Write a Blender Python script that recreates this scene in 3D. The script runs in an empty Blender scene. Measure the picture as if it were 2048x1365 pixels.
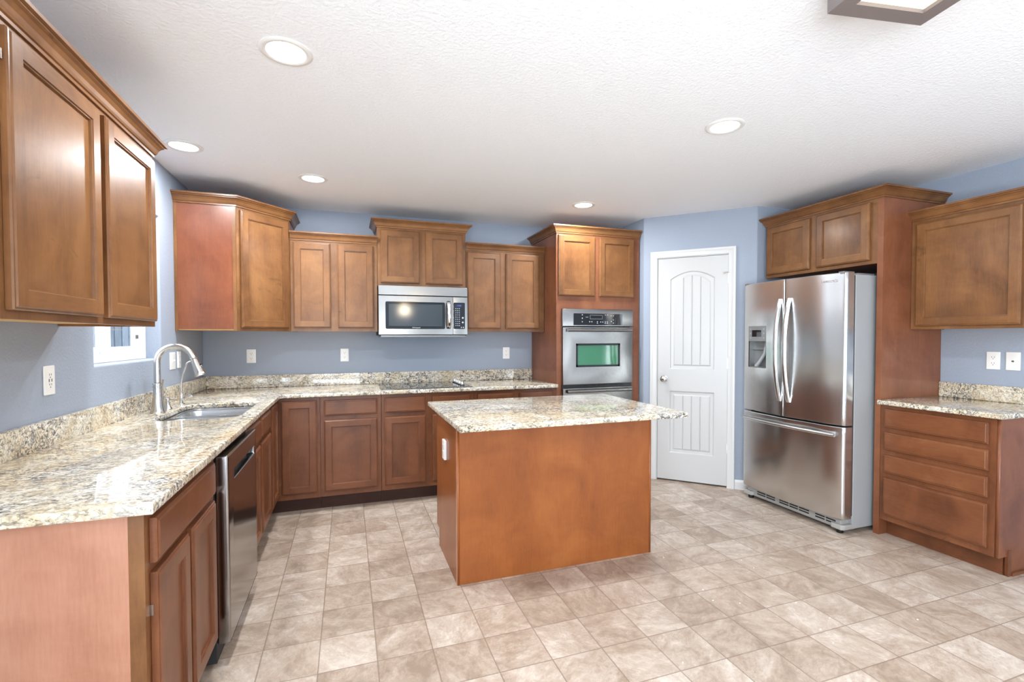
import bpy, bmesh, math, random
from mathutils import Vector, Matrix
random.seed(7)
SC = bpy.context.scene
C = SC.collection

# ------------------------------------------------------------------ camera
cam_d = bpy.data.cameras.new('camera'); cam = bpy.data.objects.new('camera', cam_d); C.objects.link(cam)
YAW, PIT, ROL, FPX = .3313, .0238, -.0017, 953.7762
cam_d.sensor_width = 36.0; cam_d.sensor_fit = 'HORIZONTAL'
cam_d.lens = FPX * 36.0 / 2048.0
cam_d.shift_y = (697.1287 - 682.5) / 2048.0
cam_d.clip_start = .02
_R = Vector((math.cos(YAW), -math.sin(YAW), 0)); _H = Vector((math.sin(YAW), math.cos(YAW), 0)); _Z = Vector((0, 0, 1))
_F = _H * math.cos(PIT) - _Z * math.sin(PIT)
_U = _H * math.sin(PIT) + _Z * math.cos(PIT)
_r = _R * math.cos(ROL) + _U * math.sin(ROL)
_u = -_R * math.sin(ROL) + _U * math.cos(ROL)
cam.matrix_world = Matrix(((_r.x, _u.x, -_F.x, 1.1213), (_r.y, _u.y, -_F.y, -4.5152), (_r.z, _u.z, -_F.z, 1.3363), (0, 0, 0, 1)))
SC.camera = cam

# ------------------------------------------------------------------ view, world, area lights
vs = SC.view_settings
vs.view_transform = 'Standard'; vs.look = 'None'; vs.exposure = 0.1; vs.gamma = 1.0
vs.use_curve_mapping = False
w = bpy.data.worlds.new('sky'); SC.world = w; w.use_nodes = True
wb = w.node_tree.nodes['Background']; wb.inputs[0].default_value = (.86, .93, 1.0, 1); wb.inputs[1].default_value = 4.5
SC.cycles.max_bounces = 10; SC.cycles.diffuse_bounces = 6; SC.cycles.glossy_bounces = 5; SC.cycles.transparent_max_bounces = 8
SC.cycles.caustics_reflective = False; SC.cycles.caustics_refractive = False
SC.cycles.sample_clamp_indirect = 6.0

XR_ = 5.10
def area_light(name, loc, size, power, col, rot):
    d = bpy.data.lights.new(name, 'AREA'); d.shape = 'RECTANGLE'; d.size, d.size_y = size; d.energy = power; d.color = col
    o = bpy.data.objects.new(name, d); C.objects.link(o); o.location = loc; o.rotation_euler = rot
    return o
# added fill lights at invented openings out of view, tilted up toward the ceiling
area_light('left_fill_light', (-.25, -6.2, 1.1), (2.5, 1.9), 270, (.80, .915, 1.0), (math.radians(127), 0, math.radians(-90)))
area_light('right_fill_light', (XR_ + .25, -7.0, 1.05), (1.6, 1.9), 105, (.82, .92, 1.0), (math.radians(152), 0, math.radians(90)))
area_light('rear_fill_light', (.85, -8.3, .95), (1.1, 1.9), 100, (.82, .92, 1.0), (math.radians(150), 0, 0))
po = area_light('kitchen_window_portal', (-.20, -1.35, 1.65), (.84, .88), 1, (1, 1, 1), (math.radians(90), 0, math.radians(-90)))
po.data.cycles.is_portal = True

# ------------------------------------------------------------------ constants
CEIL = 2.4456
XR = 5.10
CT = .914

# ------------------------------------------------------------------ materials
def lin(r, g, b):
    f = lambda c: (c / 255 / 12.92) if c / 255 <= .04045 else ((c / 255 + .055) / 1.055) ** 2.4
    return (f(r), f(g), f(b), 1)

class NT:
    def __init__(s, name):
        s.m = bpy.data.materials.new(name); s.m.use_nodes = True
        s.t = s.m.node_tree; s.b = s.t.nodes['Principled BSDF']; s.out = s.t.nodes['Material Output']
    def n(s, typ, **k):
        o = s.t.nodes.new(typ)
        for a, v in k.items(): setattr(o, a, v)
        return o
    def l(s, a, b): s.t.links.new(a, b)
    def set(s, **k):
        names = dict(col='Base Color', rough='Roughness', metal='Metallic', spec='Specular IOR Level', coat='Coat Weight', coatr='Coat Roughness', aniso='Anisotropic', ecol='Emission Color', es='Emission Strength', alpha='Alpha', trans='Transmission Weight', ior='IOR')
        for a, v in k.items():
            i = s.b.inputs[names[a]]
            if hasattr(v, 'links') or isinstance(v, bpy.types.NodeSocket): s.l(v, i)
            else: i.default_value = v
    def coords(s, scale=(1, 1, 1), rnd=True, rot=(0, 0, 0)):
        tc = s.n('ShaderNodeTexCoord'); v = tc.outputs['Object']
        if rnd:
            oi = s.n('ShaderNodeObjectInfo')
            mu = s.n('ShaderNodeVectorMath', operation='SCALE'); mu.inputs[0].default_value = (37.3, 19.1, 53.7); s.l(oi.outputs['Random'], mu.inputs['Scale'])
            ad = s.n('ShaderNodeVectorMath', operation='ADD'); s.l(v, ad.inputs[0]); s.l(mu.outputs[0], ad.inputs[1]); v = ad.outputs[0]
        mp = s.n('ShaderNodeMapping'); s.l(v, mp.inputs[0]); mp.inputs['Scale'].default_value = scale; mp.inputs['Rotation'].default_value = rot
        return mp.outputs[0]
    def noise(s, v, scale, detail=3, rough=.5, dist=0):
        o = s.n('ShaderNodeTexNoise'); s.l(v, o.inputs['Vector'])
        o.inputs['Scale'].default_value = scale; o.inputs['Detail'].default_value = detail; o.inputs['Roughness'].default_value = rough; o.inputs['Distortion'].default_value = dist
        return o.outputs['Fac']
    def math(s, op, a, b=None, clamp=False):
        o = s.n('ShaderNodeMath', operation=op); o.use_clamp = clamp
        for i, x in enumerate((a, b)):
            if x is None: continue
            if isinstance(x, (int, float)): o.inputs[i].default_value = x
            else: s.l(x, o.inputs[i])
        return o.outputs[0]
    def ramp(s, v, stops, interp='LINEAR'):
        o = s.n('ShaderNodeValToRGB'); s.l(v, o.inputs[0]); cr = o.color_ramp; cr.interpolation = interp
        while len(cr.elements) < len(stops): cr.elements.new(.5)
        for e, (p, c) in zip(cr.elements, stops):
            e.position = p; e.color = c if not isinstance(c, (int, float)) else (c, c, c, 1)
        return o.outputs[0]
    def mix(s, f, a, b, blend='MIX'):
        o = s.n('ShaderNodeMix', data_type='RGBA', blend_type=blend)
        for i, x in ((0, f), (6, a), (7, b)):
            if isinstance(x, (int, float)): o.inputs[i].default_value = x
            elif isinstance(x, tuple): o.inputs[i].default_value = x
            else: s.l(x, o.inputs[i])
        return o.outputs[2]
    def bump(s, h, strength, dist):
        o = s.n('ShaderNodeBump'); s.l(h, o.inputs['Height']); o.inputs['Strength'].default_value = strength; o.inputs['Distance'].default_value = dist
        s.l(o.outputs[0], s.b.inputs['Normal']); return o

MATS = {}
def wood(name, axis, dark, mid, light, rough=.33, blotch=.35, coat=.10, knots=True):
    if name in MATS: return MATS[name]
    m = NT(name)
    st = {'x': (1, 9, 9), 'y': (9, 1, 9), 'z': (9, 9, 1)}[axis]
    v = m.coords(st)
    cu = {'x': (14, 2.5, 2.5), 'y': (2.5, 14, 2.5), 'z': (2.5, 2.5, 14)}[axis]
    v2 = m.coords(cu)
    grain = m.noise(v, 14, 5, .62, .4)
    blot = m.noise(m.coords((1, 1, 1)), 3.6, 4, .6, .9)
    broad = m.noise(v, .55, 3, .5, .7)
    curl = m.noise(v2, 1.6, 3, .55, 1.2)
    a = m.math('MULTIPLY', grain, .17)
    b = m.math('MULTIPLY', blot, blotch + .10)
    c = m.math('MULTIPLY', broad, .32)
    d = m.math('MULTIPLY', curl, .06)
    f = m.math('DIVIDE', m.math('ADD', m.math('ADD', a, b), m.math('ADD', c, d)), .17 + blotch + .10 + .32 + .06)
    col = m.ramp(f, [(.32, dark), (.50, mid), (.70, light)])
    if knots:
        kn = m.noise(m.coords((1.0, 1.0, 1.9) if axis == 'z' else (1.9, 1.9, 2.2)), 3.1, 5, .66, 1.6)
        kf = m.ramp(kn, [(.655, 0.0), (.74, .55)])
        col = m.mix(kf, col, (dark[0] * .5, dark[1] * .5, dark[2] * .5, 1))
    m.set(col=col, rough=rough, coat=coat, coatr=.18, spec=.3)
    m.bump(grain, .02, .001)
    MATS[name] = m.m; return m.m

W_D, W_M, W_L = lin(84, 52, 29), lin(120, 80, 47), lin(148, 104, 64)  # lighter, yellower than the base maple: brighter light on the uppers put into colour
WZ = wood('maple_stained_lit_vertical', 'z', W_D, W_M, W_L)
WX = wood('maple_stained_lit_crosswise', 'x', W_D, W_M, W_L)
WY = wood('maple_stained_lit_lengthwise', 'y', W_D, W_M, W_L)
B_D, B_M, B_L = lin(80, 46, 29), lin(112, 67, 42), lin(134, 86, 56)  # same maple darker and redder, without the brightness given to the uppers
LZ = wood('maple_base_vertical', 'z', B_D, B_M, B_L)
LX = wood('maple_base_crosswise', 'x', B_D, B_M, B_L)
LY = wood('maple_base_lengthwise', 'y', B_D, B_M, B_L)
PZ = wood('laminate_red_brown_lit', 'z', lin(150, 98, 74), lin(176, 124, 98), lin(194, 144, 118), rough=.34, blotch=.2, coat=.4, knots=False)  # washed-out brightness of the near end panel put into the laminate colour
TZ = wood('tall_panel_brown', 'z', lin(96, 54, 35), lin(126, 76, 50), lin(146, 94, 64), rough=.38, blotch=.25, coat=.2, knots=False)
IZ = wood('laminate_orange_brown', 'z', lin(120, 66, 30), lin(146, 82, 38), lin(166, 100, 50), rough=.36, blotch=.34, coat=.25, knots=False)
CZ = wood('corner_panel_red_brown', 'z', lin(96, 50, 30), lin(122, 68, 43), lin(142, 86, 56), rough=.34, blotch=.2, coat=.3, knots=False)  # same laminate kept darker, since window light already brightens the corner panel
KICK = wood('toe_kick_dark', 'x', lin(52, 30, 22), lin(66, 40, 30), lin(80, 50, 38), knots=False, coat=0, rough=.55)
PINE = wood('raw_pine', 'y', lin(206, 160, 100), lin(226, 184, 124), lin(238, 204, 148), knots=False, coat=0, rough=.55, blotch=.15)

def simple(name, col, rough=.5, metal=0, **k):
    if name in MATS: return MATS[name]
    m = NT(name); m.set(col=col, rough=rough, metal=metal, **k); MATS[name] = m.m; return m.m

def granite():
    m = NT('granite')
    v = m.coords((1, 1, 1), rnd=False)
    big = m.noise(v, 7, 4, .6, .6)
    base = m.ramp(big, [(.30, lin(196, 176, 144)), (.45, lin(220, 207, 180)), (.62, lin(236, 230, 216))])
    mid = m.noise(v, 42, 4, .62, .9)
    base = m.mix(m.ramp(mid, [(.46, 0.0), (.60, .55)]), base, lin(176, 154, 122))
    cl = m.noise(v, 34, 3, .6, 1.6)
    clw = m.noise(m.coords((1, 1, 1), rot=(.4, .2, .9), rnd=False), 4.2, 3, .5, .5)
    gf = m.math('MULTIPLY', m.ramp(cl, [(.50, 0.0), (.56, 1.0)]), m.ramp(clw, [(.36, .25), (.60, 1.0)]))
    base = m.mix(m.math('MULTIPLY', gf, .85), base, lin(112, 112, 118))
    vo = m.n('ShaderNodeTexVoronoi'); m.l(v, vo.inputs['Vector']); vo.inputs['Scale'].default_value = 150; vo.inputs['Randomness'].default_value = 1
    sep = m.n('ShaderNodeSeparateColor'); m.l(vo.outputs['Color'], sep.inputs[0])
    base = m.mix(m.ramp(sep.outputs[0], [(.80, 0.0), (.86, .55)]), base, lin(238, 230, 212))
    dk = m.noise(m.coords((.62, 1.25, 1.25), rot=(0, 0, .35), rnd=False), 64, 4, .68, 1.2)
    df = m.math('MULTIPLY', m.ramp(dk, [(.53, 0.0), (.565, 1.0)]), m.ramp(clw, [(.34, .5), (.58, 1.0)]))
    base = m.mix(m.math('MULTIPLY', df, .88), base, lin(50, 46, 46))
    ru = m.noise(m.coords((1, 1, 1), rot=(1.1, .5, 0), rnd=False), 16, 5, .7, 1.4)
    base = m.mix(m.ramp(ru, [(.64, 0.0), (.70, .75)]), base, lin(150, 92, 50))
    m.set(col=base, rough=.045, spec=.55)
    return m.m
GRAN = granite()

def floor_mat():
    m = NT('vinyl_tile_floor')
    tc = m.n('ShaderNodeTexCoord'); P = .22862
    sx = m.n('ShaderNodeSeparateXYZ'); m.l(tc.outputs['Object'], sx.inputs[0])
    ux = m.math('DIVIDE', m.math('SUBTRACT', sx.outputs[0], 1.2245 - 20 * P), P)
    uy = m.math('DIVIDE', m.math('SUBTRACT', sx.outputs[1], -2.733 - 40 * P), P)
    ix, iy = m.math('FLOOR', ux), m.math('FLOOR', uy)
    fx, fy = m.math('FRACT', ux), m.math('FRACT', uy)
    cb = m.n('ShaderNodeCombineXYZ'); m.l(ix, cb.inputs[0]); m.l(iy, cb.inputs[1])
    wn = m.n('ShaderNodeTexWhiteNoise', noise_dimensions='2D'); m.l(cb.outputs[0], wn.inputs['Vector'])
    ws = m.n('ShaderNodeSeparateColor'); m.l(wn.outputs['Color'], ws.inputs[0])
    # per tile shifted coordinates, some tiles streaky
    off = m.n('ShaderNodeVectorMath', operation='SCALE'); m.l(wn.outputs['Color'], off.inputs[0]); off.inputs['Scale'].default_value = 23
    ad = m.n('ShaderNodeVectorMath', operation='ADD'); m.l(tc.outputs['Object'], ad.inputs[0]); m.l(off.outputs[0], ad.inputs[1])
    ro = m.n('ShaderNodeVectorRotate', rotation_type='Z_AXIS'); m.l(ad.outputs[0], ro.inputs['Vector']); m.l(m.math('MULTIPLY', ws.outputs[2], 3.1), ro.inputs['Angle'])
    mp = m.n('ShaderNodeMapping'); m.l(ro.outputs[0], mp.inputs[0]); mp.inputs['Scale'].default_value = (1, 1.45, 1)
    v = mp.outputs[0]
    clouds = m.noise(v, 6, 5, .62, .9)
    fine = m.noise(v, 30, 6, .7, 1.0)
    f = m.math('ADD', m.math('MULTIPLY', clouds, .6), m.math('MULTIPLY', fine, .4))
    f = m.math('ADD', f, m.math('MULTIPLY', m.math('SUBTRACT', ws.outputs[0], .5), .15))
    col = m.ramp(f, [(.34, lin(152, 133, 116)), (.46, lin(174, 155, 138)), (.56, lin(191, 175, 160)), (.70, lin(216, 204, 191))])
    cr = m.noise(v, 13, 5, .75, 2.4)
    crf = m.ramp(cr, [(.475, 0.0), (.495, .42), (.505, .42), (.525, 0.0)])
    sp = m.noise(v, 5, 2, .5, 0)
    col = m.mix(m.math('MULTIPLY', crf, m.ramp(sp, [(.5, 0.0), (.62, 1.0)])), col, lin(140, 116, 98))
    # grout
    gx = m.math('MINIMUM', fx, m.math('SUBTRACT', 1.0, fx)); gy = m.math('MINIMUM', fy, m.math('SUBTRACT', 1.0, fy))
    g = m.math('MINIMUM', gx, gy)
    gf = m.ramp(g, [(.006, 1.0), (.014, 0.0)])
    col = m.mix(m.math('MULTIPLY', gf, .75), col, lin(128, 110, 96))
    m.set(col=col, rough=m.ramp(fine, [(.3, .30), (.7, .42)]), spec=.4)
    h = m.math('SUBTRACT', m.math('MULTIPLY', fine, .25), gf)
    m.bump(h, .25, .002)
    return m.m
FLOOR = floor_mat()

def paint(name, col, bs, bd, scale, rough=.6):
    m = NT(name); v = m.coords((1, 1, 1), rnd=False)
    n = m.noise(v, scale, 3, .55, .3)
    m.set(col=col, rough=rough, spec=.3)
    m.bump(m.ramp(n, [(.35, 0.0), (.65, 1.0)]), bs, bd)
    MATS[name] = m.m; return m.m
WALL = paint('blue_grey_wall_paint', lin(153, 162, 176), .30, .0022, 95)
CEILM = paint('white_ceiling_texture', lin(247, 249, 252), .35, .003, 70, .8)
WHITE = simple('white_door_paint', lin(190, 189, 188), .35)
WTRIM = simple('white_trim_paint', lin(206, 205, 204), .35)
PLAST = simple('white_plastic', lin(234, 233, 230), .3)
PLASTD = simple('plate_slot_dark', lin(90, 84, 80), .5)
VINYL = simple('white_vinyl', lin(240, 241, 242), .35)

def steel(name, col, rough, vert=False, aniso=.6):
    m = NT(name)
    m.set(col=col, metal=1.0, rough=rough, aniso=aniso)
    tg = m.n('ShaderNodeTangent', direction_type='RADIAL', axis='Z'); m.l(tg.outputs[0], m.b.inputs['Tangent'])
    MATS[name] = m.m; return m.m
STEELF = steel('fridge_brushed_steel', (.68, .68, .68, 1), .23)
STEEL = steel('brushed_steel', (.58, .58, .58, 1), .25)
STEELW = steel('brushed_steel_warm', (.27, .26, .245, 1), .24)
STEELD = steel('dark_brushed_steel', (.34, .325, .32, 1), .15, aniso=.3)
CHROME = simple('chrome', (.78, .78, .78, 1), .08, 1.0)
NICKEL = simple('brushed_nickel', (.66, .64, .61, 1), .22, 1.0)
SINKM = simple('satin_sink_steel', (.66, .67, .68, 1), .24, 1.0)
BLACK = simple('black_plastic', lin(18, 18, 20), .35)
BGLASS = simple('black_glass', lin(14, 15, 17), .06, spec=.6)
MWGLASS = simple('microwave_screen', lin(62, 69, 74), .09, spec=.35)
OVGLASS = simple('green_oven_glass', lin(60, 122, 88), .05, spec=.9)  # even green base colour for the oven window
CKGLASS = simple('cooktop_glass', lin(34, 36, 40), .04, spec=1.0)
GREYS = simple('fridge_side_grey', lin(158, 160, 161), .42, 0)
GREYD = simple('dispenser_grey', lin(132, 133, 133), .3, .4)
GREYF = simple('grille_grey', lin(160, 158, 154), .4)
MARK = simple('panel_marks_grey', lin(176, 180, 184), .5)
GASKET = simple('gasket_dark', lin(36, 36, 38), .6)
FIXM = simple('bronze_fixture_paint', lin(122, 112, 110), .45)

def emit(name, col, strength):
    m = NT(name); m.set(col=(0, 0, 0, 1), ecol=col, es=strength, rough=.6); MATS[name] = m.m; return m.m
LENS = emit('lit_lens', (1, .98, .95, 1), 5.0)
BOXLENS = emit('lit_warm_glass', (1, .86, .62, 1), 2.3)
SHADEM = emit('lit_amber_shade', (1, .62, .30, 1), 2.2)
BLUED = emit('blue_display_digits', (.12, .25, 1, 1), .8)

def glass_mat():
    m = NT('window_glass'); t = m.t
    tr = m.n('ShaderNodeBsdfTransparent'); gl = m.n('ShaderNodeBsdfGlossy'); gl.inputs['Roughness'].default_value = .02
    lw = m.n('ShaderNodeLayerWeight'); fr = m.math('ADD', m.math('MULTIPLY', m.math('POWER', lw.outputs['Facing'], 5.0), .9), .05); mx = m.n('ShaderNodeMixShader')
    m.l(fr, mx.inputs[0]); m.l(tr.outputs[0], mx.inputs[1]); m.l(gl.outputs[0], mx.inputs[2]); m.l(mx.outputs[0], m.out.inputs[0])
    return m.m
GLASS = glass_mat()

# ------------------------------------------------------------------ builders
class Fr:
    """a face: u runs along it, d comes out of it into the room, z up"""
    def __init__(s, o, u, n): s.o = Vector((o[0], o[1], 0)); s.u = Vector((u[0], u[1], 0)).normalized(); s.n = Vector((n[0], n[1], 0)).normalized()
    def p(s, u, d, z): return s.o + s.u * u + s.n * d + Vector((0, 0, z))
WORLD = Fr((0, 0), (1, 0), (0, 1))

def root(name, label, cat, loc, group=None, rz=0):
    o = bpy.data.objects.new(name, None); C.objects.link(o); o.location = loc; o.rotation_euler = (0, 0, rz); o.empty_display_size = .1
    o['label'] = label; o['category'] = cat
    if group: o['group'] = group
    return o
def off_of(parent):
    v = Vector((0, 0, 0)); p = parent
    while p is not None:
        v = v + p.location; p = p.parent
    return v
def link(name, me, mats, parent=None, label=None, smooth=None, bevel=0, bseg=2):
    """mesh is in world coordinates; shift it to the parent's origin"""
    o = bpy.data.objects.new(name, me); C.objects.link(o)
    if not isinstance(mats, (list, tuple)): mats = [mats]
    for mm in mats: me.materials.append(mm)
    if parent is not None:
        me.transform(Matrix.Translation(-off_of(parent))); o.parent = parent
    if label: o['label'] = label
    if smooth is not None:
        for p in me.polygons: p.use_smooth = True
        me.set_sharp_from_angle(angle=math.radians(smooth))
    if bevel:
        b = o.modifiers.new('bevel', 'BEVEL'); b.width = bevel; b.segments = bseg; b.limit_method = 'ANGLE'; b.angle_limit = math.radians(50)
        b.harden_normals = False
    return o
class MB:
    def __init__(s): s.bm = bmesh.new()
    def f(s, pts, mi=0):
        fc = s.bm.faces.new([s.bm.verts.new(p) for p in pts]); fc.material_index = mi; return fc
    def prism(s, pts_bottom, vec, mi=0):
        a = [s.bm.verts.new(p) for p in pts_bottom]; b = [s.bm.verts.new(Vector(p) + Vector(vec)) for p in pts_bottom]
        n = len(a); fs = [s.bm.faces.new(a), s.bm.faces.new(b[::-1])]
        for i in range(n): fs.append(s.bm.faces.new([a[i], b[i], b[(i + 1) % n], a[(i + 1) % n]]))
        for q in fs: q.material_index = mi
        return s
    def box(s, fr, u0, u1, d0, d1, z0, z1, mi=0):
        return s.prism([fr.p(u0, d0, z0), fr.p(u1, d0, z0), fr.p(u1, d1, z0), fr.p(u0, d1, z0)], (0, 0, z1 - z0), mi)
    def loops(s, loops, mi=0, close=True, cap0=True, cap1=True):
        vs_ = [[s.bm.verts.new(p) for p in L] for L in loops]
        n = len(loops[0])
        for a, b in zip(vs_, vs_[1:]):
            for i in range(n if close else n - 1):
                q = s.bm.faces.new([a[i], a[(i + 1) % n], b[(i + 1) % n], b[i]]); q.material_index = mi
        if cap0: s.bm.faces.new(vs_[0]).material_index = mi
        if cap1: s.bm.faces.new(vs_[-1][::-1]).material_index = mi
        return vs_
    def lathe(s, prof, c, axis=(0, 0, 1), seg=24, mi=0):
        """prof: (radius, height) along axis from point c"""
        ax = Vector(axis).normalized(); t = Vector((1, 0, 0)) if abs(ax.x) < .9 else Vector((0, 1, 0)); a = ax.cross(t).normalized(); b = ax.cross(a)
        L = []
        for r, h in prof: L.append([Vector(c) + ax * h + (a * math.cos(2 * math.pi * k / seg) + b * math.sin(2 * math.pi * k / seg)) * max(r, 1e-5) for k in range(seg)])
        s.loops(L, mi); return s
    def tube(s, pts, rad, seg=14, mi=0):
        pts = [Vector(p) for p in pts]; n = len(pts); rr = rad if isinstance(rad, (list, tuple)) else [rad] * n
        L = []; up = None
        for i in range(n):
            t = (pts[min(i + 1, n - 1)] - pts[max(i - 1, 0)]).normalized()
            if up is None:
                up = t.orthogonal().normalized()
            up = (up - t * up.dot(t)).normalized(); b = t.cross(up)
            L.append([pts[i] + (up * math.cos(2 * math.pi * k / seg) + b * math.sin(2 * math.pi * k / seg)) * rr[i] for k in range(seg)])
        s.loops(L, mi); return s
    def done(s, name, mats, parent=None, label=None, smooth=None, bevel=0, bseg=2):
        bmesh.ops.recalc_face_normals(s.bm, faces=s.bm.faces)
        me = bpy.data.meshes.new(name); s.bm.to_mesh(me); s.bm.free()
        return link(name, me, mats, parent, label, smooth, bevel, bseg)

def rrect(u0, u1, z0, z1, r, k=6):
    P = []
    for cx, cz, a0 in ((u1 - r, z0 + r, -90), (u1 - r, z1 - r, 0), (u0 + r, z1 - r, 90), (u0 + r, z0 + r, 180)):
        for i in range(k + 1):
            a = math.radians(a0 + 90 * i / k); P.append((cx + r * math.cos(a), cz + r * math.sin(a)))
    return P
def rect(u0, u1, z0, z1): return [(u0, z0), (u1, z0), (u1, z1), (u0, z1)]

def plate_mesh(name, outer, holes, thick, bevel=0.0, res=3):
    """flat outline with holes, 0..thick in local z"""
    cu = bpy.data.curves.new(name, 'CURVE'); cu.dimensions = '2D'; cu.fill_mode = 'BOTH'
    for L in [outer] + list(holes):
        sp = cu.splines.new('POLY'); sp.points.add(len(L) - 1); sp.use_cyclic_u = True
        for i, (x, y) in enumerate(L): sp.points[i].co = (x, y, 0, 1)
    cu.extrude = thick / 2 - bevel; cu.bevel_depth = bevel; cu.bevel_resolution = res; cu.offset = -bevel
    o = bpy.data.objects.new(name, cu); C.objects.link(o)
    dg = bpy.context.evaluated_depsgraph_get(); dg.update()
    me = bpy.data.meshes.new_from_object(o.evaluated_get(dg))
    bpy.data.objects.remove(o); bpy.data.curves.remove(cu)
    me.transform(Matrix.Translation((0, 0, thick / 2)))
    bm = bmesh.new(); bm.from_mesh(me); bmesh.ops.remove_doubles(bm, verts=bm.verts, dist=1e-5); bmesh.ops.recalc_face_normals(bm, faces=bm.faces); bm.to_mesh(me); bm.free()
    me.materials.clear()
    return me
def plate(name, fr, outer, holes, d0, d1, mats, parent=None, bevel=0.0, label=None, res=3, smooth=35):
    me = plate_mesh(name, outer, holes, d1 - d0, bevel, res)
    for v in me.vertices:
        x, y, z = v.co; v.co = fr.p(x, d0 + z, y)
    bm = bmesh.new(); bm.from_mesh(me); bmesh.ops.recalc_face_normals(bm, faces=bm.faces); bm.to_mesh(me); bm.free()
    return link(name, me, mats, parent, label, smooth if bevel else None)
def slab(name, outer, holes, z0, z1, mats, parent=None, bevel=.004, label=None):
    me = plate_mesh(name, outer, holes, z1 - z0, bevel)
    me.transform(Matrix.Translation((0, 0, z0)))
    return link(name, me, mats, parent, label, 35)

def text_mesh(fr, s, u, z, size, d, mats, parent, name='lettering', center=True, flip=False, thick=.001, stretch=1.0):
    cu = bpy.data.curves.new(name, 'FONT'); cu.body = s; cu.size = size; cu.extrude = thick; cu.align_x = 'CENTER' if center else 'LEFT'; cu.align_y = 'CENTER'
    o = bpy.data.objects.new(name, cu); C.objects.link(o)
    dg = bpy.context.evaluated_depsgraph_get(); dg.update()
    me = bpy.data.meshes.new_from_object(o.evaluated_get(dg)); bpy.data.objects.remove(o); bpy.data.curves.remove(cu)
    me.materials.clear()
    for v in me.vertices:
        x, y, q = v.co; v.co = fr.p(u + (-x if flip else x) * stretch, d + q, z + y)
    return link(name, me, mats, parent)

def sweep(mb, path, prof, place, side=1, mi=0):
    """path: 2D points, prof: (out, h) pairs; place(x, y, h) -> 3D. Mitred corners."""
    n = len(path); P = [Vector((p[0], p[1])) for p in path]; L = []
    for i in range(n):
        d1 = (P[i] - P[i - 1]).normalized() if i else None; d2 = (P[i + 1] - P[i]).normalized() if i < n - 1 else None
        if d1 is None: d1 = d2
        if d2 is None: d2 = d1
        n1 = Vector((d1.y, -d1.x)) * side; n2 = Vector((d2.y, -d2.x)) * side
        m = (n1 + n2); m = m / m.dot(n1) if m.length > 1e-6 else n1
        L.append([place((P[i] + m * o).x, (P[i] + m * o).y, h) for o, h in prof])
    mb.loops(L, mi)

def mats3(fr, base=False):
    """stile (vertical) and rail (along u) grain for a face"""
    if abs(fr.u.x) > .9: return (LZ, LX) if base else (WZ, WX)
    if abs(fr.u.y) > .9: return (LZ, LY) if base else (WZ, WY)
    return (LZ, LX) if base else (WZ, WX)

DT = .021   # door thickness
def cab_door(fr, u0, u1, z0, z1, parent, base=False, name='door', d=.001, hinge=None, rail=.052):
    mb = MB(); w_ = rail; pl = 0
    def L8(i, dd):
        a, b, c_, e = u0 + i, u1 - i, z0 + i, z1 - i
        return [fr.p(a, d + dd, c_), fr.p(u0 + w_, d + dd, c_), fr.p(u1 - w_, d + dd, c_), fr.p(b, d + dd, c_), fr.p(b, d + dd, e), fr.p(u1 - w_, d + dd, e), fr.p(u0 + w_, d + dd, e), fr.p(a, d + dd, e)]
    V = mb.loops([L8(0, 0), L8(0, DT - .008), L8(.003, DT - .004), L8(.007, DT - .0035), L8(.010, DT)], cap1=False)
    o8 = V[-1]; bm = mb.bm
    def L4(i, dd): return [bm.verts.new(fr.p(*q)) for q in ((u0 + w_ + i, d + dd, z0 + w_ + i), (u1 - w_ - i, d + dd, z0 + w_ + i), (u1 - w_ - i, d + dd, z1 - w_ - i), (u0 + w_ + i, d + dd, z1 - w_ - i))]
    a = L4(0, DT)
    for fs, mi in (((o8[0], o8[1], a[0], a[3], o8[6], o8[7]), 0), ((o8[3], o8[4], o8[5], a[2], a[1], o8[2]), 0), ((o8[1], o8[2], a[1], a[0]), 1), ((o8[5], o8[6], a[3], a[2]), 1)):
        bm.faces.new(fs).material_index = mi
    b = L4(.0015, DT - .004); c_ = L4(.005, DT - .0045); e = L4(.0062, DT - .0115)
    for p_, q_ in ((a, b), (b, c_), (c_, e)):
        for i in range(4): bm.faces.new([p_[i], p_[(i + 1) % 4], q_[(i + 1) % 4], q_[i]]).material_index = 1 if i % 2 == 0 else 0
    mz, mr = mats3(fr, base)
    o = mb.done(name, [mz, mr], parent)
    pm = MB(); i = w_ + .0055
    pm.box(fr, u0 + i, u1 - i, d + .002, d + DT - .0114, z0 + i, z1 - i)
    pm.done('panel', mz, o)
    if hinge:
        for uu, zz in hinge:
            h = MB(); h.box(fr, uu + .0005, uu + .004, .0005, .008, zz - .015, zz + .015); h.done('hinge', NICKEL, o, label='small nickel hinge')
    return o
def cab_drawer(fr, u0, u1, z0, z1, parent, base=True, name='drawer_front', d=.001):
    mb = MB()
    def L(i, dd): return [fr.p(u0 + i, d + dd, z0 + i), fr.p(u1 - i, d + dd, z0 + i), fr.p(u1 - i, d + dd, z1 - i), fr.p(u0 + i, d + dd, z1 - i)]
    mb.loops([L(0, 0), L(0, DT - .008), L(.003, DT - .004), L(.008, DT - .0035), L(.012, DT)])
    return mb.done(name, mats3(fr, base)[1], parent)

CR = [(0, 0), (.007, 0), (.007, .010), (.012, .013), (.015, .020), (.019, .032), (.027, .043), (.036, .049), (.036, .053), (.045, .055), (.045, .0665), (0, .0665)]
def crown(path, z, parent, k=1.0, side=1):
    mb = MB(); sweep(mb, path, [(o * k, z + h * (1 + (k - 1) * .4)) for o, h in CR], lambda x, y, h: Vector((x, y, h)), side)
    ax = abs(path[-1][0] - path[0][0]) > abs(path[-1][1] - path[0][1])
    return mb.done('crown_moulding', WX if ax else WY, parent)

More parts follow.
